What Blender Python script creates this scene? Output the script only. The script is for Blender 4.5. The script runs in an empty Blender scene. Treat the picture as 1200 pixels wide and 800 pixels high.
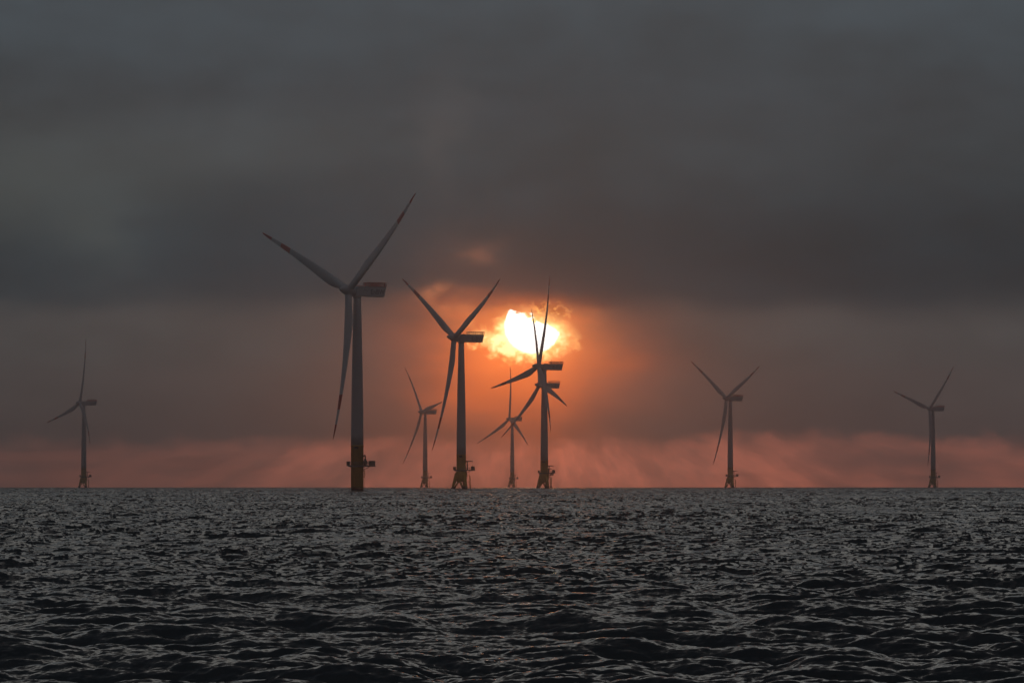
import bpy, math, random
import numpy as np
from mathutils import Matrix, Vector

R = math.radians
PI = math.pi
FPX = 6900.0            # focal length in pixels of a 1200 px wide frame
EYE_H = 3.4             # eye height above the mean sea
EYE_Y = 563.6           # row of the photograph that lies at eye level
EARTH = 6371000.0

sc = bpy.context.scene
col = sc.collection

# ------------------------------------------------------------------ camera
cam_d = bpy.data.cameras.new('camera')
cam_d.sensor_width = 36.0
cam_d.lens = FPX / 1200.0 * 36.0
cam_d.clip_start = 0.5
cam_d.clip_end = 60000.0
cam = bpy.data.objects.new('camera', cam_d)
col.objects.link(cam)
cam.location = (0, 0, EYE_H)
cam.rotation_euler = (PI / 2 + math.atan((EYE_Y - 400.0) / FPX), 0, 0)
sc.camera = cam

# ------------------------------------------------------------------ exposure
sc.view_settings.view_transform = 'Standard'
sc.view_settings.look = 'None'
sc.view_settings.exposure = 0.0
sc.view_settings.gamma = 1.0
sc.view_settings.use_curve_mapping = False

# sun direction (seen low over the wind farm, mostly behind cloud)
SUN_U, SUN_V = 24.0, 182.0                 # offset from frame centre / eye level in px
SUN_AZ = SUN_U / FPX
SUN_EL = SUN_V / FPX

# ------------------------------------------------------------------ world
world = bpy.data.worlds.new('World')
sc.world = world
world.use_nodes = True
wt = world.node_tree
for n in list(wt.nodes):
    wt.nodes.remove(n)


class S:
    """a float socket with operators that add Math nodes"""
    tree = wt

    def __init__(self, sock):
        self.s = sock

    @staticmethod
    def m(op, *a, clamp=False):
        n = S.tree.nodes.new('ShaderNodeMath')
        n.operation = op
        n.use_clamp = clamp
        for i, x in enumerate(a):
            if isinstance(x, S):
                S.tree.links.new(x.s, n.inputs[i])
            else:
                n.inputs[i].default_value = float(x)
        return S(n.outputs[0])

    def __add__(self, o): return S.m('ADD', self, o)
    def __radd__(self, o): return S.m('ADD', o, self)
    def __sub__(self, o): return S.m('SUBTRACT', self, o)
    def __rsub__(self, o): return S.m('SUBTRACT', o, self)
    def __mul__(self, o): return S.m('MULTIPLY', self, o)
    def __rmul__(self, o): return S.m('MULTIPLY', o, self)
    def __truediv__(self, o): return S.m('DIVIDE', self, o)
    def __pow__(self, o): return S.m('POWER', self, o)


def step(x, a, b):
    """smooth step of x from a to b"""
    n = S.tree.nodes.new('ShaderNodeMapRange')
    n.interpolation_type = 'SMOOTHSTEP'
    S.tree.links.new(x.s, n.inputs['Value'])
    lo, hi, t0, t1 = (a, b, 0.0, 1.0) if a < b else (b, a, 1.0, 0.0)
    n.inputs['From Min'].default_value = lo
    n.inputs['From Max'].default_value = hi
    n.inputs['To Min'].default_value = t0
    n.inputs['To Max'].default_value = t1
    return S(n.outputs['Result'])


def noise(x, y, z=0.0, detail=5.0, rough=0.55, dist=0.0):
    c = S.tree.nodes.new('ShaderNodeCombineXYZ')
    for i, q in enumerate((x, y, z)):
        if isinstance(q, S):
            S.tree.links.new(q.s, c.inputs[i])
        else:
            c.inputs[i].default_value = q
    n = S.tree.nodes.new('ShaderNodeTexNoise')
    n.inputs['Scale'].default_value = 1.0
    n.inputs['Detail'].default_value = detail
    n.inputs['Roughness'].default_value = rough
    n.inputs['Distortion'].default_value = dist
    S.tree.links.new(c.outputs[0], n.inputs['Vector'])
    return S(n.outputs[0])


def gauss(u, v, u0, v0, a, b, power=1.0):
    du = (u - u0) / a
    dv = (v - v0) / b
    q = du * du + dv * dv
    if power != 1.0:
        q = q ** power
    return S.m('EXPONENT', q * -1.0)


def rgb_scale(col3, f):
    """colour times factor -> vector socket"""
    n = S.tree.nodes.new('ShaderNodeVectorMath')
    n.operation = 'SCALE'
    if isinstance(col3, tuple):
        n.inputs[0].default_value = col3
    else:
        S.tree.links.new(col3, n.inputs[0])
    if isinstance(f, S):
        S.tree.links.new(f.s, n.inputs['Scale'])
    else:
        n.inputs['Scale'].default_value = f
    return n.outputs[0]


def vadd(a, b):
    n = S.tree.nodes.new('ShaderNodeVectorMath')
    n.operation = 'ADD'
    S.tree.links.new(a, n.inputs[0])
    S.tree.links.new(b, n.inputs[1])
    return n.outputs[0]


def vmix(a, b, f):
    n = S.tree.nodes.new('ShaderNodeMix')
    n.data_type = 'VECTOR'
    S.tree.links.new(f.s, n.inputs[0])
    for q, i in ((a, 4), (b, 5)):
        if isinstance(q, tuple):
            n.inputs[i].default_value = q
        else:
            S.tree.links.new(q, n.inputs[i])
    return n.outputs[1]


tc = wt.nodes.new('ShaderNodeTexCoord')
sp = wt.nodes.new('ShaderNodeSeparateXYZ')
wt.links.new(tc.outputs['Generated'], sp.inputs[0])
dx, dy, dz = S(sp.outputs[0]), S(sp.outputs[1]), S(sp.outputs[2])
u = S.m('ARCTAN2', dx, dy) * FPX            # azimuth, in 1/6900 rad
v = S.m('ARCSINE', dz) * FPX                # elevation, same unit

# soft turbulence that bends every cloud edge
w1 = noise(u / 170.0, v / 80.0, 3.1, 6, 0.55) - 0.5
w2 = noise(u / 170.0, v / 80.0, 9.7, 6, 0.55) - 0.5
uw = u + w1 * 130.0
vw = v + w2 * 62.0

ramp = wt.nodes.new('ShaderNodeValToRGB')
ramp.color_ramp.interpolation = 'B_SPLINE'
stops = [(-60, (.100, .080, .076)), (10, (.098, .078, .074)), (60, (.082, .072, .069)),
         (110, (.088, .091, .087)), (165, (.089, .091, .089)), (196, (.080, .078, .076)),
         (222, (.014, .032, .043)), (300, (.019, .038, .050)), (380, (.038, .057, .068)),
         (440, (.036, .053, .066)), (500, (.037, .059, .074)), (600, (.046, .072, .092))]
els = ramp.color_ramp.elements
while len(els) < len(stops):
    els.new(0.5)
for e, (p, c) in zip(els, stops):
    e.position = (p + 60.0) / 660.0
    e.color = (*c, 1)
vb = v + (vw - v) * (0.35 + 0.65 * step(v, 0, 120))
wt.links.new(S.m('MULTIPLY', vb + 60.0, 1 / 660.0, clamp=True).s, ramp.inputs[0])
sky = ramp.outputs[0]

# broad light and dark patches of the overcast
patch = noise(u / 420.0 + 4.0, v / 150.0 + 1.3, 0.0, 5, 0.5) - 0.5
fine = noise(u / 60.0, v / 36.0, 5.0, 6, 0.55) - 0.5
f = 1.0 + patch * 0.75 + (noise(u / 130.0, v / 62.0, 31.0, 6, 0.6) - 0.5) * 0.60 + fine * 0.16
f = f + gauss(uw, vw, -560, 350, 150, 60) * 0.42      # pale patch, upper left
f = f + gauss(uw, vw, -470, 275, 50, 50) * 0.32
f = f + gauss(uw, vw, -330, 400, 180, 30) * 0.12
f = f + gauss(uw, vw, -430, 250, 270, 60) * 0.22       # dark underside, left
f = f - gauss(uw, vw, -560, 455, 260, 40) * 0.18
f = f - gauss(uw, vw, -120, 480, 200, 40) * 0.08
f = f - gauss(uw, vw, 560, 450, 180, 80) * 0.12
f = f - gauss(uw, vw, 330, 262, 300, 56) * 0.22        # the dark bank to the right
f = f + gauss(uw, vw, 420, 185, 320, 22) * 0.08
f = f + gauss(uw, vw, 420, 540, 200, 60) * 0.08
sky = rgb_scale(sky, f)
sky = vadd(sky, rgb_scale((.020, .014, .003), gauss(uw, vw, -580, 345, 170, 70)))
sky = vadd(sky, rgb_scale((.018, .013, .004), gauss(uw, vw, -478, 282, 42, 46)))
sky = vadd(sky, rgb_scale((.010, .007, .003), gauss(uw, vw, -320, 395, 170, 36)))

# the dark bank above the sun holds back the glow
bank = step(vw + (u * -0.008), 186, 232)
open_ = 1.0 - bank * 0.93
# warm light scattered in the cloud round the sun
sky = vadd(sky, rgb_scale((.085, .010, -.010), gauss(u, v, 0, 110, 230, 120) * open_))
sky = vadd(sky, rgb_scale((.66, .082, -.010), gauss(uw, vw, 4, 125, 130, 88) * open_ * (1.0 + w2 * 0.5)))
sky = vadd(sky, rgb_scale((1.75, .272, -.01), gauss(uw, vw, 8, 146, 84, 62) * (1.0 - bank * 0.8)))
# faint warm patches up and to the left of the sun
sky = vadd(sky, rgb_scale((.62, .19, .055), gauss(uw, vw, -80, 206, 26, 17) * step(fine, -0.16, 0.14)))
sky = vadd(sky, rgb_scale((.17, .050, .018), gauss(uw, vw, -28, 268, 18, 13) * step(fine, -0.16, 0.10)))
sky = vadd(sky, rgb_scale((.05, .016, .006), gauss(uw, vw, -45, 262, 60, 34)))
sky = vadd(sky, rgb_scale((.016, .009, .006), gauss(uw, vw, -76, 400, 26, 70)))

# rose band under the cloud base, with slanting shafts
ang = S.m('ARCTAN2', u - SUN_U, SUN_V + 30.0 - v)
shaft = noise(ang * 4.5 + w1 * 0.6, 2.0, v / 90.0, 4, 0.65)
lump = noise(u / 75.0, v / 60.0, 7.0, 6, 0.6)
bandtop = v - lump * 58.0 - gauss(u, v, 330, 30, 130, 400) * 10.0
band = step(bandtop, 27.0, 2.0)
band = band * (0.40 + step(shaft, 0.32, 0.66) * 0.75) * (0.15 + noise(u / 130.0, v / 50.0, 21.0, 4, 0.5) * 1.7)
band = band * (0.30 + gauss(u, v, 130, 30, 400, 300) * 0.95)
sky = vadd(sky, rgb_scale((.62, .150, .080), band))

# torn bright cloud round the sun, then the disc behind it
t1 = noise(u / 30.0 + 3.0, v / 22.0, 1.0, 7, 0.62, 0.7) - 0.5
t2 = noise(u / 11.0, v / 9.0, 4.4, 6, 0.6, 0.5) - 0.5
t3 = noise(u / 6.0, v / 5.0, 8.4, 4, 0.6, 0.3) - 0.5
us = u + t1 * 34.0
vs = v + t2 * 22.0
lid = 1.0 - step(v + t1 * 26.0 + t2 * 10.0 - gauss(u, v, 0, 190, 20, 300) * 5.0, 196, 212) * 0.90
sky = vadd(sky, rgb_scale((.75, .27, .06), gauss(us, vs, 20, 168, 66, 42) * lid))
pot = gauss(us, vs, 16, 168, 62, 33, 1.4)
veil = step(pot + t1 * 1.1 + t2 * 0.6, 0.30, 0.72) * lid
sky = vadd(sky, rgb_scale((1.1, .66, .20), veil))
veil2 = step(pot + t1 * 0.9 + t2 * 0.7 + t3 * 0.3, 0.56, 0.90) * lid
sky = vadd(sky, rgb_scale((1.0, 1.15, .75), veil2))
tail = gauss(us, vs, -38, 168, 20, 12, 1.2)
sky = vadd(sky, rgb_scale((.60, .42, .17), step(tail + t2 * 1.2 + t3 * 0.6, 0.42, 0.80)))
# cloud tatters that hide the upper right of the disc
tat = gauss(u + t1 * 18.0, v + t2 * 12.0, 40, 195, 25, 13, 1.5)
dark_tat = step(tat + t1 * 0.5, 0.25, 0.7)
sky = rgb_scale(sky, 1.0 - dark_tat * 0.55)
sky = vadd(sky, rgb_scale((.75, .17, .02), dark_tat * 0.6))
sky = vadd(sky, rgb_scale((1.6, .72, .18), tat * step(t2 + t3 * 0.7, 0.0, 0.14)))
du, dv = u - SUN_U, v - SUN_V
rr = S.m('SQRT', du * du + dv * dv)
disc = step(rr + t3 * 5.0 + t2 * 2.0, 33.8, 31.0)
sky = vadd(sky, rgb_scale((1.2, .80, .30), gauss(us, vs, 20, 171, 43, 27, 2.2) * lid))
hole = step(v + (u * 0.55) - gauss(u, v, 50, 180, 12, 300) * 6.0 + t1 * 30.0 + t2 * 20.0 + t3 * 9.0, 203.5, 197.5)
sky = vadd(sky, rgb_scale((3.0, 3.0, 2.9), disc * hole))
cap = wt.nodes.new('ShaderNodeVectorMath')
cap.operation = 'MINIMUM'
cap.inputs[1].default_value = (3.2, 3.0, 2.8)
wt.links.new(sky, cap.inputs[0])
sky = cap.outputs[0]

# overcast above and round about, outside the photograph
upper = vmix((.29, .292, .28), (.016, .020, .025), step(v, 760, 1600))
around = noise(dx * 3.0, dy * 3.0, dz * 7.0, 5, 0.55)
upper = rgb_scale(upper, 0.35 + around * 1.3)
back = step(dy, 0.93, 0.50)
upper = vmix(upper, (.060, .065, .074), back)
sky = vmix(sky, upper, step(v, 600, 950))
# away from the sunset the low sky loses its warmth
low_back = rgb_scale((.060, .064, .074), 0.7 + around * 0.6)
side = step(S.m('ABSOLUTE', u), 1500, 6000) * step(v, 2200, 500)
sky = vmix(sky, low_back, side)

nish = wt.nodes.new('ShaderNodeTexSky')
nish.sky_type = 'NISHITA'
nish.sun_disc = False
nish.sun_elevation = SUN_EL
nish.sun_rotation = SUN_AZ
nish.altitude = 0
nish.dust_density = 4.0
bg_sky = wt.nodes.new('ShaderNodeBackground')
wt.links.new(nish.outputs[0], bg_sky.inputs['Color'])
bg_sky.inputs['Strength'].default_value = 0.05
bg_cloud = wt.nodes.new('ShaderNodeBackground')
wt.links.new(sky, bg_cloud.inputs['Color'])
bg_cloud.inputs['Strength'].default_value = 1.0
cover = wt.nodes.new('ShaderNodeMixShader')
cover.inputs[0].default_value = 0.97        # nearly closed cloud
wt.links.new(bg_sky.outputs[0], cover.inputs[1])
wt.links.new(bg_cloud.outputs[0], cover.inputs[2])
wo = wt.nodes.new('ShaderNodeOutputWorld')
wt.links.new(cover.outputs[0], wo.inputs['Surface'])
world.cycles.sampling_method = 'MANUAL'
world.cycles.sample_map_resolution = 1024

# ------------------------------------------------------------------ sun lamp
sun_d = bpy.data.lights.new('sun', 'SUN')
sun_d.energy = 0.0004                          # setting, and veiled by cloud
sun_d.angle = R(2.5)
sun_d.color = (1.0, 0.48, 0.20)
sun = bpy.data.objects.new('sun', sun_d)
col.objects.link(sun)
sdir = Vector((math.sin(SUN_AZ) * math.cos(SUN_EL), math.cos(SUN_AZ) * math.cos(SUN_EL), math.sin(SUN_EL)))
sun.rotation_euler = sdir.to_track_quat('Z', 'Y').to_euler()
sun.location = (0, 0, 200)

sc.cycles.max_bounces = 6
sc.cycles.volume_bounces = 0
sc.cycles.transparent_max_bounces = 8
sc.cycles.caustics_reflective = False
sc.cycles.caustics_refractive = False


# ------------------------------------------------------------------ materials
def principled(name, color, rough=0.5, metallic=0.0):
    m = bpy.data.materials.new(name)
    m.use_nodes = True
    b = m.node_tree.nodes['Principled BSDF']
    b.inputs['Base Color'].default_value = (*color, 1)
    b.inputs['Roughness'].default_value = rough
    b.inputs['Metallic'].default_value = metallic
    return m


def worn(name, color, dirt, rough=0.45, scale=0.35, amount=0.35, streak=6.0):
    """paint with run-down streaks of dirt"""
    m = principled(name, color, rough)
    nt = m.node_tree
    b = nt.nodes['Principled BSDF']
    t = nt.nodes.new('ShaderNodeTexCoord')
    mp = nt.nodes.new('ShaderNodeMapping')
    mp.inputs['Scale'].default_value = (streak, streak, 1.0)
    n = nt.nodes.new('ShaderNodeTexNoise')
    n.inputs['Scale'].default_value = scale
    n.inputs['Detail'].default_value = 6
    r = nt.nodes.new('ShaderNodeMapRange')
    r.inputs['From Min'].default_value = 0.45
    r.inputs['From Max'].default_value = 0.75
    r.inputs['To Max'].default_value = amount
    mx = nt.nodes.new('ShaderNodeMix')
    mx.data_type = 'RGBA'
    mx.inputs[6].default_value = (*color, 1)
    mx.inputs[7].default_value = (*dirt, 1)
    nt.links.new(t.outputs['Object'], mp.inputs[0])
    nt.links.new(mp.outputs[0], n.inputs['Vector'])
    nt.links.new(n.outputs[0], r.inputs['Value'])
    nt.links.new(r.outputs[0], mx.inputs[0])
    nt.links.new(mx.outputs[2], b.inputs['Base Color'])
    return m


M_WHITE = worn('turbine_white_paint', (.50, .52, .55), (.36, .36, .34), 0.45, 0.25, 0.3)
M_BLADE = worn('blade_white_gelcoat', (.60, .62, .64), (.38, .37, .35), 0.35, 0.2, 0.25, 2.0)
M_RED = worn('signal_red_paint', (.58, .045, .03), (.20, .03, .02), 0.45, 0.4, 0.3)
M_YELLOW = worn('yellow_marine_paint', (.80, .46, .035), (.40, .24, .06), 0.5, 0.3, 0.4)
_nt = M_YELLOW.node_tree
_b = _nt.nodes['Principled BSDF']
_src = _b.inputs['Base Color'].links[0].from_socket
_tc = _nt.nodes.new('ShaderNodeTexCoord')
_sz = _nt.nodes.new('ShaderNodeSeparateXYZ')
_nn = _nt.nodes.new('ShaderNodeTexNoise')
_nn.inputs['Scale'].default_value = 1.3
_ad = _nt.nodes.new('ShaderNodeMath')
_ad.operation = 'ADD'
_mr = _nt.nodes.new('ShaderNodeMapRange')
_mr.inputs['From Min'].default_value = 2.4
_mr.inputs['From Max'].default_value = 1.3
_mx = _nt.nodes.new('ShaderNodeMix')
_mx.data_type = 'RGBA'
_mx.inputs[7].default_value = (.035, .03, .02, 1)
_nt.links.new(_tc.outputs['Object'], _sz.inputs[0])
_nt.links.new(_tc.outputs['Object'], _nn.inputs['Vector'])
_nt.links.new(_sz.outputs[2], _ad.inputs[0])
_nt.links.new(_nn.outputs[0], _ad.inputs[1])
_nt.links.new(_ad.outputs[0], _mr.inputs['Value'])
_nt.links.new(_mr.outputs[0], _mx.inputs[0])
_nt.links.new(_src, _mx.inputs[6])
_nt.links.new(_mx.outputs[2], _b.inputs['Base Color'])
M_STEEL = worn('galvanised_steel', (.20, .19, .18), (.12, .07, .04), 0.55, 0.8, 0.5)
M_DARK = principled('dark_lettering', (.035, .045, .10), 0.5)
M_MARK = principled('black_marking', (.03, .025, .02), 0.6)
M_CONT = worn('container_grey_paint', (.24, .22, .19), (.12, .08, .05), 0.5, 0.8, 0.4)
M_LAMP = principled('lamp_glass_red', (.35, .03, .02), 0.2)


# ------------------------------------------------------------------ mesh helpers
class MB:
    def __init__(self):
        self.v, self.f, self.mi, self.smooth = [], [], [], []

    def add(self, vs, fs, mi=0, smooth=False):
        o = len(self.v)
        self.v += [tuple(x) for x in vs]
        for q in fs:
            self.f.append(tuple(i + o for i in q))
            self.mi.append(mi)
            self.smooth.append(smooth)
        return self

    def box(self, x0, x1, y0, y1, z0, z1, mi=0):
        vs = [(x, y, z) for z in (z0, z1) for y in (y0, y1) for x in (x0, x1)]
        fs = [(0, 2, 3, 1), (4, 5, 7, 6), (0, 1, 5, 4), (2, 6, 7, 3), (0, 4, 6, 2), (1, 3, 7, 5)]
        return self.add(vs, fs, mi)

    def hull(self, profile, x0, x1, bev=0.25, mi=0):
        """a (y,z) outline extruded along x with bevelled long edges"""
        n = len(profile)
        cy = sum(p[0] for p in profile) / n
        cz = sum(p[1] for p in profile) / n

        def inset(p):
            d = math.hypot(p[0] - cy, p[1] - cz)
            k = max(0.0, 1 - bev * 1.3 / d)
            return (cy + (p[0] - cy) * k, cz + (p[1] - cz) * k)
        rings = [(x0, [inset(p) for p in profile]), (x0 + bev * .3, [(lambda a, b: ((a[0] + b[0] * 2) / 3, (a[1] + b[1] * 2) / 3))(inset(p), p) for p in profile]),
                 (x0 + bev, profile), (x1 - bev, profile),
                 (x1 - bev * .3, [(lambda a, b: ((a[0] + b[0] * 2) / 3, (a[1] + b[1] * 2) / 3))(inset(p), p) for p in profile]),
                 (x1, [inset(p) for p in profile])]
        vs, fs = [], []
        for x, pr in rings:
            vs += [(x, p[0], p[1]) for p in pr]
        for k in range(len(rings) - 1):
            for i in range(n):
                j = (i + 1) % n
                fs.append((k * n + i, k * n + j, (k + 1) * n + j, (k + 1) * n + i))
        fs.append(tuple(range(n))[::-1])
        fs.append(tuple((len(rings) - 1) * n + i for i in range(n)))
        return self.add(vs, fs, mi)

    def lathe(self, prof, n=48, mi=None, cx=0, cy=0, cap=True):
        """(radius, z) profile round the z axis; mi a list per segment"""
        vs, o = [], len(self.v)
        for r, z in prof:
            for i in range(n):
                a = 2 * PI * i / n
                vs.append((cx + r * math.cos(a), cy + r * math.sin(a), z))
        self.add(vs, [])
        for k in range(len(prof) - 1):
            for i in range(n):
                j = (i + 1) % n
                self.f.append(tuple(o + q for q in (k * n + i, k * n + j, (k + 1) * n + j, (k + 1) * n + i)))
                self.mi.append(mi[k] if mi else 0)
                self.smooth.append(True)
        if cap:
            self.f.append(tuple(o + i for i in range(n))[::-1])
            self.f.append(tuple(o + (len(prof) - 1) * n + i for i in range(n)))
            self.mi += [mi[0] if mi else 0, mi[-1] if mi else 0]
            self.smooth += [False, False]
        return self

    def tube(self, pts, rad, n=10, mi=0):
        """a pipe along points, radius a number or one per point"""
        pts = [Vector(p) for p in pts]
        rs = rad if isinstance(rad, (list, tuple)) else [rad] * len(pts)
        vs, fs = [], []
        ref = Vector((0.123, 0.91, 0.31))
        for k, p in enumerate(pts):
            d = (pts[min(k + 1, len(pts) - 1)] - pts[max(k - 1, 0)]).normalized()
            a = d.cross(ref).normalized()
            b = d.cross(a)
            for i in range(n):
                t = 2 * PI * i / n
                vs.append(p + (a * math.cos(t) + b * math.sin(t)) * rs[k])
        for k in range(len(pts) - 1):
            for i in range(n):
                j = (i + 1) % n
                fs.append((k * n + i, k * n + j, (k + 1) * n + j, (k + 1) * n + i))
        fs.append(tuple(range(n))[::-1])
        fs.append(tuple((len(pts) - 1) * n + i for i in range(n)))
        return self.add(vs, fs, mi, True)

    def build(self, name, mats, parent=None):
        me = bpy.data.meshes.new(name)
        me.from_pydata(self.v, [], self.f)
        for m in (mats if isinstance(mats, (list, tuple)) else [mats]):
            me.materials.append(m)
        me.polygons.foreach_set('material_index', self.mi)
        me.polygons.foreach_set('use_smooth', self.smooth)
        me.update()
        o = bpy.data.objects.new(name, me)
        col.objects.link(o)
        o.parent = parent
        return o


# ------------------------------------------------------------------ the sea
def spectrum_tile(L, N, lam_lo, lam_hi, kp, wind, amp, seed):
    rng = np.random.default_rng(seed)
    k1 = np.fft.fftfreq(N, d=L / N) * 2 * np.pi
    kx, ky = np.meshgrid(k1, k1, indexing='ij')
    k = np.hypot(kx, ky)
    k[0, 0] = 1.0
    c = (kx * wind[0] + ky * wind[1]) / k
    spread = 0.07 + np.clip(c, 0, 1) ** 3.0 * 1.2
    P = k ** -4.0 * np.exp(-1.25 * (kp / k) ** 2) * spread
    P[(k < 2 * np.pi / lam_hi) | (k > 2 * np.pi / lam_lo)] = 0
    P[0, 0] = 0
    dk = 2 * np.pi / L
    A = np.sqrt(P) * dk * amp
    H = A * (rng.standard_normal((N, N)) + 1j * rng.standard_normal((N, N))) * N * N
    h = np.fft.ifft2(H).real
    dxx = np.fft.ifft2(-1j * kx / k * H).real
    dyy = np.fft.ifft2(-1j * ky / k * H).real
    sx = np.fft.ifft2(1j * kx * H).real
    sy = np.fft.ifft2(1j * ky * H).real
    return [a.astype(np.float32) for a in (h, dxx, dyy, sx, sy)]


def sample(tile, L, X, Y, which):
    N = tile[0].shape[0]
    gx = (X / L * N) % N
    gy = (Y / L * N) % N
    i0 = np.floor(gx).astype(np.int32)
    j0 = np.floor(gy).astype(np.int32)
    fx = (gx - i0).astype(np.float32)
    fy = (gy - j0).astype(np.float32)
    i0 %= N
    j0 %= N
    i1 = (i0 + 1) % N
    j1 = (j0 + 1) % N
    out = []
    for w in which:
        a = tile[w]
        out.append(a[i0, j0] * (1 - fx) * (1 - fy) + a[i1, j0] * fx * (1 - fy) + a[i0, j1] * (1 - fx) * fy + a[i1, j1] * fx * fy)
    return out


def build_sea():
    WIND = (0.55, 0.835)
    KP = 2 * np.pi / 9.5
    AMP = 0.060
    LA, LB, LC = 431.0, 67.0, 11.3
    TA = spectrum_tile(LA, 1024, 4.5, 60.0, KP, WIND, AMP * 1.50, 11)
    TB = spectrum_tile(LB, 512, 0.9, 4.5, KP, WIND, AMP * 1.30, 5)
    TC = spectrum_tile(LC, 512, 0.10, 0.9, KP, WIND, AMP * 1.4, 8)
    print('sea rms height', TA[0].std(), TB[0].std(), TC[0].std(), 'slope', TA[3].std(), TB[3].std(), TC[3].std())
    rs = [0.4]
    r = 0.4
    while r < 7500:
        if r < 40:
            ds = 0.8
        elif r < 62:
            ds = 0.3
        else:
            ds = max(0.11, 0.0014 * r) if r < 3500 else 0.0028 * r
        r += ds
        rs.append(r)
    rs = np.array(rs)
    half, fine_step = 6.2, 0.0135
    core = np.arange(-half, half + 1e-6, fine_step)
    outer, a, d = [], half, fine_step
    while a < 180:
        d = min(d * 1.35, 5.0)
        a += d
        outer.append(a)
    outer = np.array([x for x in outer if x < 178.0])
    ph = np.radians(np.concatenate([-outer[::-1], core, outer]))
    nr, npx = len(rs), len(ph)
    RR, PP = np.meshgrid(rs, ph, indexing='ij')
    X = (RR * np.sin(PP)).ravel()
    Y = (RR * np.cos(PP)).ravel()
    Rf = RR.ravel()
    ds = np.gradient(rs)
    DS = np.repeat(ds, npx)
    # local vertex spacing across the view, coarse outside the detailed sector
    dp = np.repeat(np.gradient(ph)[None, :], nr, 0).ravel() * Rf
    SPC = np.maximum(DS, dp)
    # gusts: slow change of the chop
    g = 0.5 * (np.sin(X / 37.0 + 1.3 * np.sin(Y / 91.0)) * np.sin(Y / 143.0 + 0.9 * np.sin(X / 61.0 + 2.0)))
    g = g + 0.35 * np.sin(X / 11.0 + 2.1 * np.sin(Y / 33.0) + 0.7)
    gq = np.random.default_rng(3)
    for lx, ly in ((6, 45), (9, 80), (17, 60), (25, 150), (60, 260), (4.5, 30), (13, 110)):
        a_ = gq.uniform(-.5, .5)
        g = g + 0.30 * np.sin(X / lx + a_ * Y / ly + gq.uniform(0, 6)) * np.sin(Y / ly + a_ * X / lx + gq.uniform(0, 6))
    gust = np.clip(1.0 + 0.40 * g, 0.5, 1.6).astype(np.float32)
    fA = np.clip((9.0 - SPC) / 4.0, 0, 1)
    fB = np.clip((2.6 - SPC) / 1.2, 0, 1)
    fC = np.clip((0.34 - SPC) / 0.16, 0, 1)
    hA, xA, yA, sxA, syA = sample(TA, LA, X, Y, (0, 1, 2, 3, 4))
    ca, sa = math.cos(0.31), math.sin(0.31)
    XB, YB = X * ca - Y * sa, X * sa + Y * ca
    hB, xB, yB, sxB, syB = sample(TB, LB, XB, YB, (0, 1, 2, 3, 4))
    xB, yB = xB * ca + yB * sa, -xB * sa + yB * ca
    sxB, syB = sxB * ca + syB * sa, -sxB * sa + syB * ca
    hC, xC, yC, sxC, syC = sample(TC, LC, X, Y, (0, 1, 2, 3, 4))
    CH = 1.05
    gC = np.clip(1.0 + 0.85 * g, 0.25, 2.2).astype(np.float32)
    wB, wC = fB * gust, fC * gC
    Z = hA * fA + hB * wB + hC * wC
    X2 = X + CH * (xA * fA + xB * wB + xC * wC)
    Y2 = Y + CH * (yA * fA + yB * wB + yC * wC)
    Z = Z - (X * X + Y * Y) / (2 * EARTH)
    # slopes of the waves the mesh is too coarse to carry
    SX = sxA * (1 - fA) + (sxB * (gust - wB)) + sxC * (gC - wC)
    SY = syA * (1 - fA) + (syB * (gust - wB)) + syC * (gC - wC)
    nv = nr * npx
    co = np.empty((nv, 3), np.float32)
    co[:, 0], co[:, 1], co[:, 2] = X2, Y2, Z
    ii = np.arange(nr - 1)[:, None] * npx + np.arange(npx - 1)[None, :]
    ii = ii.ravel()
    quads = np.stack([ii, ii + npx, ii + npx + 1, ii + 1], 1)
    seam = np.arange(nr - 1) * npx
    quads = np.concatenate([quads, np.stack([seam + npx - 1, seam + 2 * npx - 1, seam + npx, seam], 1)]).astype(np.int32)
    # winding so that normals look up
    quads = quads[:, ::-1].copy()
    me = bpy.data.meshes.new('sea')
    nq = len(quads)
    me.vertices.add(nv)
    me.vertices.foreach_set('co', co.ravel())
    nl = nq * 4 + npx
    me.loops.add(nl)
    cap = np.arange(npx, dtype=np.int32)[::-1]
    me.loops.foreach_set('vertex_index', np.concatenate([quads.ravel(), cap]).astype(np.int32))
    me.polygons.add(nq + 1)
    me.polygons.foreach_set('loop_start', (np.arange(nq + 1) * 4).astype(np.int32))
    me.polygons.foreach_set('use_smooth', np.ones(nq + 1, bool))
    me.update(calc_edges=False)
    at = me.attributes.new('ripple', 'FLOAT_VECTOR', 'POINT')
    sl = np.zeros((nv, 3), np.float32)
    sl[:, 0], sl[:, 1] = SX, SY
    at.data.foreach_set('vector', sl.ravel())
    print('sea verts', nv)
    return me


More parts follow.
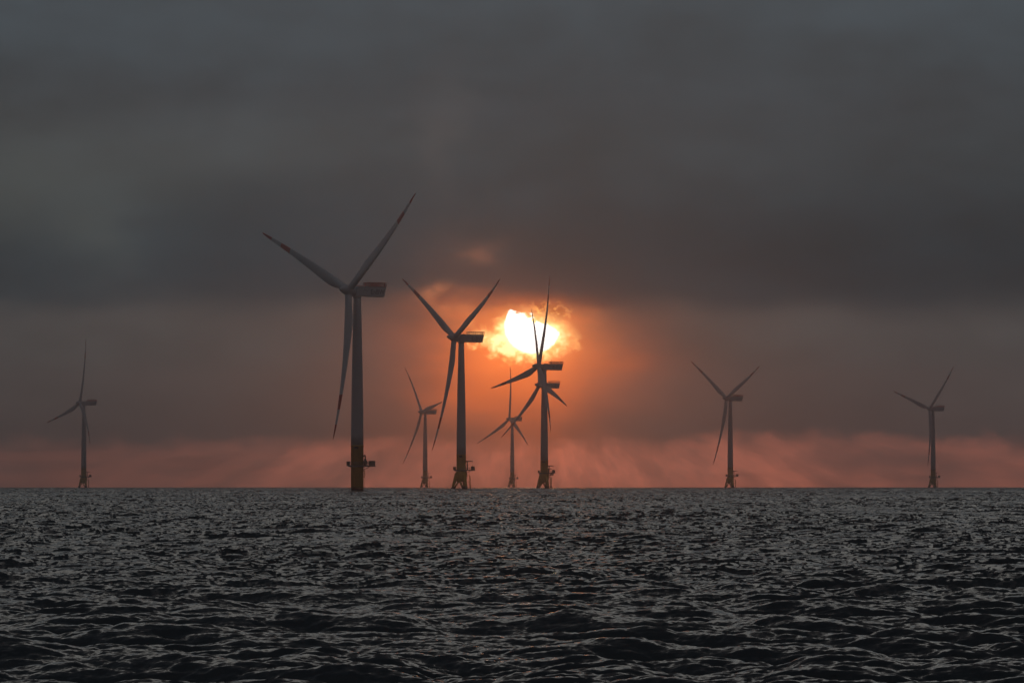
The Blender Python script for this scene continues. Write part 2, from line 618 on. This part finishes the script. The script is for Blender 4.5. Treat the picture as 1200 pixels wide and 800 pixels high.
def sea_material():
    m = bpy.data.materials.new('sea_water')
    m.use_nodes = True
    nt = m.node_tree
    b = nt.nodes['Principled BSDF']
    b.inputs['Base Color'].default_value = (.006, .009, .010, 1)
    b.inputs['Roughness'].default_value = 0.09
    b.inputs['IOR'].default_value = 1.333
    at = nt.nodes.new('ShaderNodeAttribute')
    at.attribute_name = 'ripple'
    ge = nt.nodes.new('ShaderNodeNewGeometry')
    tcx = nt.nodes.new('ShaderNodeTexCoord')
    # capillary ripples finer than the mesh
    n1 = nt.nodes.new('ShaderNodeTexNoise')
    n1.inputs['Scale'].default_value = 7.0
    n1.inputs['Detail'].default_value = 3
    n1.inputs['Distortion'].default_value = 0.4
    nt.links.new(tcx.outputs['Object'], n1.inputs['Vector'])
    sb = nt.nodes.new('ShaderNodeVectorMath')
    sb.operation = 'SUBTRACT'
    sb.inputs[1].default_value = (.5, .5, .5)
    nt.links.new(n1.outputs[1], sb.inputs[0])
    sc1 = nt.nodes.new('ShaderNodeVectorMath')
    sc1.operation = 'MULTIPLY'
    sc1.inputs[1].default_value = (.40, .40, 0)
    nt.links.new(sb.outputs[0], sc1.inputs[0])
    rs_ = nt.nodes.new('ShaderNodeVectorMath')
    rs_.operation = 'SCALE'
    rs_.inputs['Scale'].default_value = 1.40
    nt.links.new(at.outputs['Vector'], rs_.inputs[0])
    d1 = nt.nodes.new('ShaderNodeVectorMath')
    d1.operation = 'SUBTRACT'
    nt.links.new(ge.outputs['Normal'], d1.inputs[0])
    nt.links.new(rs_.outputs[0], d1.inputs[1])
    d2 = nt.nodes.new('ShaderNodeVectorMath')
    d2.operation = 'ADD'
    nt.links.new(d1.outputs[0], d2.inputs[0])
    nt.links.new(sc1.outputs[0], d2.inputs[1])
    nn = nt.nodes.new('ShaderNodeVectorMath')
    nn.operation = 'NORMALIZE'
    nt.links.new(d2.outputs[0], nn.inputs[0])
    nt.links.new(nn.outputs[0], b.inputs['Normal'])
    return m


sea = bpy.data.objects.new('sea', build_sea())
sea.data.materials.append(sea_material())
sea['kind'] = 'structure'
col.objects.link(sea)

# ------------------------------------------------------------------ haze
hb = MB().box(-7700, 7700, -7700, 7700, -14.5, 142.0)
mh = bpy.data.materials.new('haze_air')
mh.use_nodes = True
nt = mh.node_tree
nt.nodes.remove(nt.nodes['Principled BSDF'])
pv = nt.nodes.new('ShaderNodeVolumePrincipled')
pv.inputs['Color'].default_value = (.84, .88, .93, 1)
pv.inputs['Density'].default_value = 1.6e-4
pv.inputs['Anisotropy'].default_value = 0.965
nt.links.new(pv.outputs[0], nt.nodes['Material Output'].inputs['Volume'])
haze = hb.build('haze', mh)
haze['kind'] = 'stuff'


# ------------------------------------------------------------------ turbine parts
BLADE_R = 60.0
TILT = R(6.0)
HUB_H = 78.75
OVERHANG = 4.2


def blade_mesh():
    mb = MB()
    n = 28
    edges = [BLADE_R - 18.0, BLADE_R - 12.0, BLADE_R - 6.0]
    rs = sorted(set([1.4, 2.0, 2.8, 3.8, 5, 6.5, 8, 10, 12, 14, 16, 18.5, 21, 24, 27, 30, 33, 36, 39] + edges +
                    [44, 46, 50, 52, 55.5, 57, 58.2, 59.1, 59.7, 60.0]))
    key = [(0, 2.7), (2.8, 2.7), (5, 3.0), (8, 3.7), (11, 4.4), (14, 4.65), (18, 4.45), (24, 3.85), (32, 3.15),
           (42, 2.25), (52, 1.45), (57, 1.0), (59, .60), (59.7, .34), (60, .10)]
    th = [(0, 1.0), (2.8, 1.0), (5, .86), (8, .60), (12, .42), (18, .31), (30, .24), (60, .18)]
    tw = [(0, 9), (10, 9), (18, 6), (30, 2.5), (45, 0), (60, -2)]
    of = [(0, 0.5), (2.8, .5), (6, .40), (12, .30), (60, .30)]     # share of the chord ahead of the axis

    def ip(t, r):
        return float(np.interp(r, [a for a, _ in t], [b for _, b in t]))
    rings = []
    for r in rs:
        c, t, w, o = ip(key, r), ip(th, r), R(ip(tw, r)), ip(of, r)
        foil = min(1.0, max(0.0, (1 - t) / 0.6))
        fwd = 0.012 * r + 5.3 * (r / BLADE_R) ** 2.2
        ring = []
        for i in range(n):
            a = 2 * PI * i / n
            cx = 0.5 * math.cos(a)
            cy = 0.5 * math.sin(a) * t * (1 - foil * (0.5 - 0.62 * (cx + 0.5)) * 0.9)
            x = (cx - 0.5 + o) * c
            y = cy * c
            ring.append((x * math.cos(w) + y * math.sin(w), -x * math.sin(w) + y * math.cos(w) - fwd, r))
        rings.append(ring)
    for ring in rings:
        mb.add(ring, [])
    for k in range(len(rings) - 1):
        rm = (rs[k] + rs[k + 1]) / 2
        red = 1 if (rm > edges[2] or edges[0] < rm < edges[1]) else 0
        for i in range(n):
            j = (i + 1) % n
            mb.f.append((k * n + i, k * n + j, (k + 1) * n + j, (k + 1) * n + i))
            mb.mi.append(red)
            mb.smooth.append(True)
    mb.f.append(tuple((len(rings) - 1) * n + i for i in range(n)))
    mb.mi.append(1)
    mb.smooth.append(True)
    return mb


def letters(word, size, mat, parent, M):
    cu = bpy.data.curves.new('letters', 'FONT')
    cu.body = word
    cu.size = size
    cu.extrude = 0.02
    cu.offset = 0.03
    tmp = bpy.data.objects.new('letters_tmp', cu)
    col.objects.link(tmp)
    bpy.context.view_layer.update()
    dg = bpy.context.evaluated_depsgraph_get()
    me = bpy.data.meshes.new_from_object(tmp.evaluated_get(dg))
    me.materials.clear()
    me.materials.append(mat)
    bpy.data.objects.remove(tmp)
    xs = [q.co.x for q in me.vertices]
    o = bpy.data.objects.new('lettering', me)
    col.objects.link(o)
    o.parent = parent
    o.matrix_local = M
    return o, max(xs) - min(xs)


def make_turbine(jacket):
    root = bpy.data.objects.new('wind_turbine', None)
    col.objects.link(root)
    ZY = 17.9                      # top of the yellow paint
    ZP = 10.1                      # deck height
    top = HUB_H - 2.45
    rad = lambda z: 2.46 + (1.44 - 2.46) * max(0.0, (z - ZY) / (top - ZY)) ** 1.55
    zs = np.linspace(ZY, top, 15)
    tw_ = MB().lathe([(rad(z), z) for z in zs], 56)
    for zf in (36.5, 56.0):
        tw_.lathe([(rad(zf) - .1, zf - .07), (rad(zf) + .025, zf - .069), (rad(zf) + .025, zf + .069), (rad(zf) - .1, zf + .07)], 56, cap=False)
    tw_.build('tower', M_WHITE, root)
    base = MB()
    if jacket:
        base.lathe([(2.2, 3.9), (2.75, 4.5), (3.1, 7.4), (3.1, 8.4), (2.6, 9.3), (2.46, 9.8), (2.46, ZY - .3), (2.56, ZY - .28), (2.56, ZY - .004)], 56)
    else:
        base.lathe([(2.46, -13.0), (2.46, ZY - .3), (2.56, ZY - .28), (2.56, ZY - .004)], 56)
    tp = base.build('transition_piece', M_YELLOW, root)
    if jacket:
        for k in range(3):
            a = R(180 + 120 * k + 6)
            c, s = math.cos(a), math.sin(a)
            mb = MB()
            pts, rr_ = [], []
            for t in (0, .25, .5, .75, 1.0):
                z = 8.0 - t * 13.0
                rdist = 2.35 + (8.0 - z) * 0.29
                pts.append((c * rdist, s * rdist, z))
                rr_.append(1.05 - 0.42 * min(1, t * 1.6))
            mb.tube(pts, rr_, 16)
            mb.build('leg', M_YELLOW, root)
        bm = MB()
        for k in range(3):
            a, b2 = R(186 + 120 * k), R(186 + 120 * (k + 1))
            r0, r1 = 2.35 + (8 + 0.6) * .29, 2.35 + (8 + 5) * .29
            for z0, z1 in ((4.6, -3.5),):
                am = (a + b2) / 2
                for q in (a, b2):
                    bm.tube([(math.cos(am) * 2.0, math.sin(am) * 2.0, z0), (math.cos(q) * r1, math.sin(q) * r1, z1)], .34, 10)
            bm.tube([(math.cos(a) * r0, math.sin(a) * r0, -.9), (math.cos(b2) * r0, math.sin(b2) * r0, -.9)], .30, 10)
        bm.build('bracing', M_YELLOW, root)
    # working deck with an arm that carries the container out over the water
    pf = MB()
    pf.lathe([(2.4, ZP - .80), (3.45, ZP - .60), (3.70, ZP - .55), (3.70, ZP)], 40)
    pf.box(3.0, 7.1, -1.7, 1.7, ZP - .55, ZP - .004)
    pf.box(-4.2, -3.2, -1.1, 1.1, ZP - .30, ZP - .006)
    for y in (-1.3, 0, 1.3):
        pf.tube([(2.3, y, ZP - 1.9), (5.4, y, ZP - .35)], .10, 8)
    deck = pf.build('deck', M_STEEL, root)
    rl = MB()
    for i in range(28):
        a = 2 * PI * i / 28
        if abs(((a + PI) % (2 * PI)) - PI) < .42:
            continue
        x, y = 3.62 * math.cos(a), 3.62 * math.sin(a)
        rl.tube([(x, y, ZP), (x, y, ZP + 1.15)], .055, 6)
    for h in (.6, 1.12):
        pts = [(3.62 * math.cos(a), 3.62 * math.sin(a), ZP + h) for a in np.linspace(.45, 2 * PI - .45, 40)]
        rl.tube(pts, .06, 6)
        rl.tube([(3.4, -1.65, ZP + h), (6.95, -1.65, ZP + h), (6.95, 1.65, ZP + h), (3.4, 1.65, ZP + h)], .06, 6)
    for x in (4.2, 5.1, 6.0, 6.95):
        for y in (-1.65, 1.65):
            rl.tube([(x, y, ZP), (x, y, ZP + 1.15)], .055, 6)
    rl.build('railing', M_STEEL, deck)
    ct = MB()
    ct.hull([(-1.25, ZP + .05), (1.25, ZP + .05), (1.25, ZP + 1.75), (-1.25, ZP + 1.75)], 4.5 if not jacket else 5.1, 7.05, .14)
    for x in (5.5, 6.05, 6.6):
        ct.box(x - .04, x + .04, -1.28, 1.28, ZP + .2, ZP + 1.6)
    ct.build('equipment_container', M_CONT, root)
    bx = MB()
    bx.hull([(-.8, ZP + .02), (.8, ZP + .02), (.8, ZP + 1.3), (-.8, ZP + 1.5)], -4.2, -2.75, .12)
    bx.build('equipment_box', M_CONT, root)
    cr = MB()
    if jacket:
        cr.tube([(3.15, .2, ZP), (3.15, .2, ZP + 4.3)], [.34, .26], 12)
        cr.tube([(2.7, .2, ZP + 4.25), (4.3, .2, ZP + 4.45), (6.0, .2, ZP + 4.35)], [.32, .26, .20], 10)
        cr.box(2.5, 3.2, -.1, .5, ZP + 4.0, ZP + 4.7)
    else:
        cr.tube([(3.15, -.6, ZP), (3.15, -.6, ZP + 2.6)], [.65, .42], 12)
        cr.tube([(3.15, -.6, ZP + 2.5), (3.25, -.6, ZP + 3.5), (3.05, -.6, ZP + 3.95), (2.75, -.6, ZP + 3.9), (2.6, -.6, ZP + 3.2)], .24, 10)
        cr.box(2.5, 4.0, -1.1, -.1, ZP + .6, ZP + 1.9)
    crane = cr.build('davit_crane', M_STEEL, root)
    if jacket:
        wr = MB()
        wr.tube([(5.85, .2, ZP + 4.35), (5.85, .2, ZP + 1.9)], .035, 6)
        wr.box(5.74, 5.96, .1, .3, ZP + 1.6, ZP + 1.95)
        wr.build('hook_and_cable', M_STEEL, crane)
    bl = MB()
    if jacket:
        x0 = 4.55
        for y in (-.9, .9):
            bl.tube([(x0, y, ZP - 3.2), (x0 + .25, y, -2.0)], .20, 10)
            bl.tube([(x0, y, ZP - 3.4), (2.9, y * .8, ZP - 2.8)], .13, 8)
            bl.tube([(x0 + .1, y, 3.6), (3.4, y * .8, 4.0)], .13, 8)
            bl.tube([(x0 + .2, y, .8), (3.9, y * .8, .9)], .13, 8)
        for i in range(28):
            z = -.6 + i * .36
            bl.tube([(x0 - .25, -.3, z), (x0 - .25, .3, z)], .03, 6)
        for y in (-.3, .3):
            bl.tube([(x0 - .25, y, ZP), (x0 - .25, y, -1)], .05, 6)
    else:
        x0, yy = 2.95, -1.2
        bl.tube([(2.1, yy, 7.9), (x0, yy, 7.7), (x0 + .15, yy, 6.4), (x0, yy, 5.5), (2.1, yy, 5.4)], .13, 8)
        for y in (-.3, .3):
            bl.tube([(2.75, y, ZP), (2.75, y, -1)], .05, 6)
        for i in range(28):
            z = -.6 + i * .36
            bl.tube([(2.75, -.3, z), (2.75, .3, z)], .03, 6)
    bl.build('boat_landing', M_YELLOW, root)
    mk = MB()
    for a0 in (R(262),):
        w = .34
        vs = [(2.60 * math.cos(a0 + t), 2.60 * math.sin(a0 + t), z) for z in (ZY - 1.35, ZY - .45) for t in (-w, -w / 3, w / 3, w)]
        vs += [(2.50 * math.cos(a0 + t), 2.50 * math.sin(a0 + t), z) for z in (ZY - 1.35, ZY - .45) for t in (-w, -w / 3, w / 3, w)]
        mk.add(vs, [(0, 1, 5, 4), (1, 2, 6, 5), (2, 3, 7, 6), (8, 12, 13, 9), (9, 13, 14, 10), (10, 14, 15, 11),
                    (0, 4, 12, 8), (3, 11, 15, 7), (0, 8, 9, 1), (1, 9, 10, 2), (2, 10, 11, 3), (4, 5, 13, 12), (5, 6, 14, 13), (6, 7, 15, 14)])
    mk.build('marking_plate', M_MARK, root)

    # ---- nacelle, local -Y is upwind
    nc = MB()
    prof = [(-1.9, -2.35), (11.9, -2.45), (12.75, 1.05), (12.6, 1.55), (-.6, 1.65), (-1.7, 1.25), (-2.0, .4)]
    nc.hull(prof, -1.95, 1.95, .45)
    nc.box(-1.98, 1.98, .2, 12.2, -.62, -.56)
    nac = nc.build('nacelle', M_WHITE, root)
    yb = MB().lathe([(1.50, -3.0), (1.62, -2.9), (1.62, -2.3)], 40).build('yaw_bearing', M_WHITE, nac)
    pr = MB()
    pr.box(-2.0, 2.0, 4.1, 12.9, 1.56, 1.72)
    for y in (4.2, 12.8):
        pr.box(-2.0, 2.0, y - .07, y + .07, 3.02, 3.22)
        pr.box(-2.0, 2.0, y - .04, y + .04, 2.3, 2.4)
        for x in np.linspace(-1.9, 1.9, 5):
            pr.box(x - .10, x + .10, y - .06, y + .06, 1.72, 3.02)
    for x in (-1.95, 1.95):
        pr.box(x - .07, x + .07, 4.15, 12.85, 3.02, 3.22)
        pr.box(x - .04, x + .04, 4.15, 12.85, 2.3, 2.4)
        for y in np.linspace(5.3, 11.7, 7):
            pr.box(x - .09, x + .09, y - .16, y + .16, 1.72, 3.02)
    pr.build('helicopter_hoist_deck', M_RED, nac)
    vm = MB().tube([(-.8, 5.6, 1.7), (-.8, 5.6, 4.4)], .045, 6)
    vm.tube([(-1.15, 5.6, 4.0), (-.45, 5.6, 4.0)], .04, 6)
    vm.build('wind_vane_mast', M_STEEL, nac)
    ht = MB()
    ht.hull([(0.0, 1.60), (2.3, 1.58), (2.2, 1.86), (.15, 1.88)], -.9, .9, .06)
    ht.build('roof_hatch', M_RED, nac)
    lm = MB().lathe([(.12, 3.07), (.16, 3.15), (.16, 3.4), (.08, 3.5)], 14, cx=-1.6, cy=7.2)
    lm.build('obstruction_lamp', M_LAMP, nac)
    M = Matrix(((0, 0, 1, 1.95), (1, 0, 0, 5.0), (0, 1, 0, -1.45), (0, 0, 0, 1)))
    lt, wdt = letters('EnBW', 2.75, M_DARK, nac, M)
    k = 6.6 / wdt
    lt.matrix_local = M @ Matrix.Diagonal((k, 1, 1, 1))
    ln = MB().box(1.94, 1.965, 1.6, 4.5, -.02, .06)
    ln.build('side_stripe', M_DARK, nac)
    # ---- spinner, axis along local z (upwind), blades round it
    spn = MB().lathe([(1.35, -2.6), (1.85, -2.3), (2.08, -1.6), (2.12, 0), (2.0, .9), (1.68, 1.8), (1.35, 2.6), (1.0, 3.4), (.62, 4.05), (.34, 4.35), (.08, 4.48)], 40)
    hub = spn.build('spinner', M_WHITE, root)
    bmesh_ = blade_mesh()
    b0 = bmesh_.build('blade', [M_BLADE, M_RED], root)
    blades = [b0]
    for _ in range(2):
        c = b0.copy()
        col.objects.link(c)
        c.parent = root
        blades.append(c)
    cf = MB().lathe([(1.44, 1.0), (1.48, 1.05), (1.48, 1.95), (1.36, 2.0)], 32)
    cuff = cf.build('blade_collar', M_WHITE, b0)
    for b in blades[1:]:
        c = cuff.copy()
        col.objects.link(c)
        c.parent = b
    return root


def kids(o):
    return [c for c in col.objects if c.parent == o]


def copy_tree(o, parent=None):
    c = o.copy()
    col.objects.link(c)
    c.parent = parent
    for k in kids(o):
        copy_tree(k, c)
    return c


def pose(root, x, y, z, psi, theta):
    root.location = (x, y, z)
    Y = Matrix.Rotation(-psi, 4, 'Z')
    hubp = Matrix.Translation((0, 0, HUB_H)) @ Y
    rot = hubp @ Matrix.Translation((0, -OVERHANG, 0)) @ Matrix.Rotation(-TILT, 4, 'X')
    k = 0
    for c in kids(root):
        n = c.name.split('.')[0]
        if n == 'nacelle':
            c.matrix_local = hubp
        elif n == 'spinner':
            c.matrix_local = rot @ Matrix.Rotation(PI / 2, 4, 'X')
        elif n == 'blade':
            c.matrix_local = rot @ Matrix.Rotation(-(theta + k * 2 * PI / 3), 4, 'Y')
            k += 1


# hub pixel x, yaw, azimuth of the first blade, px per metre, label
TURBINES = [
(408.4, 53.3, 306.5, 2.985, False, 'nearest and largest turbine, on a plain round yellow pile instead of spread legs'),
    (532.3, 59.9, 298.1, 2.254, True, 'second largest turbine, left of the sun, two blades raised in a wide V'),
    (630.9, 65.4, 343.4, 1.811, True, 'turbine under the sun whose upright blade crosses the sun, taller of the overlapping two'),
    (632.4, 61.7, 13.0, 1.525, True, 'smaller turbine mostly hidden behind the tower of the turbine under the sun'),
    (494.0, 63.3, 278.9, 1.120, True, 'faint hazy turbine close left of the second largest one, nacelle just above its mid height'),
    (596.8, 55.4, 358.4, 1.015, True, 'faintest and farthest turbine, in orange haze below the sun, one blade straight up'),
    (93.5, 60.9, 348.1, 1.256, True, 'small grey turbine alone on the far left of the sea'),
    (851.3, 56.1, 296.6, 1.326, True, 'small grey turbine right of the sun with two blades spread in a V'),
    (1089.4, 59.0, 312.9, 1.170, True, 'rightmost small turbine, one blade hanging close along its tower'),
]
proto = None
for hx, psi, th, s, jk, lab in TURBINES:
    D = FPX / s
    psi = R(psi)
    X = (hx - 600.0) / s + OVERHANG * math.sin(psi)
    Yt = D + OVERHANG * math.cos(psi)
    z = -(X * X + Yt * Yt) / (2 * EARTH)
    if not jk:
        t = make_turbine(False)
    elif proto is None:
        t = proto = make_turbine(True)
    else:
        t = copy_tree(proto)
    pose(t, X, Yt, z, psi, R(th))
    t['label'] = lab
    t['category'] = 'wind turbine'
    t['group'] = 'offshore wind turbines standing in the sea'
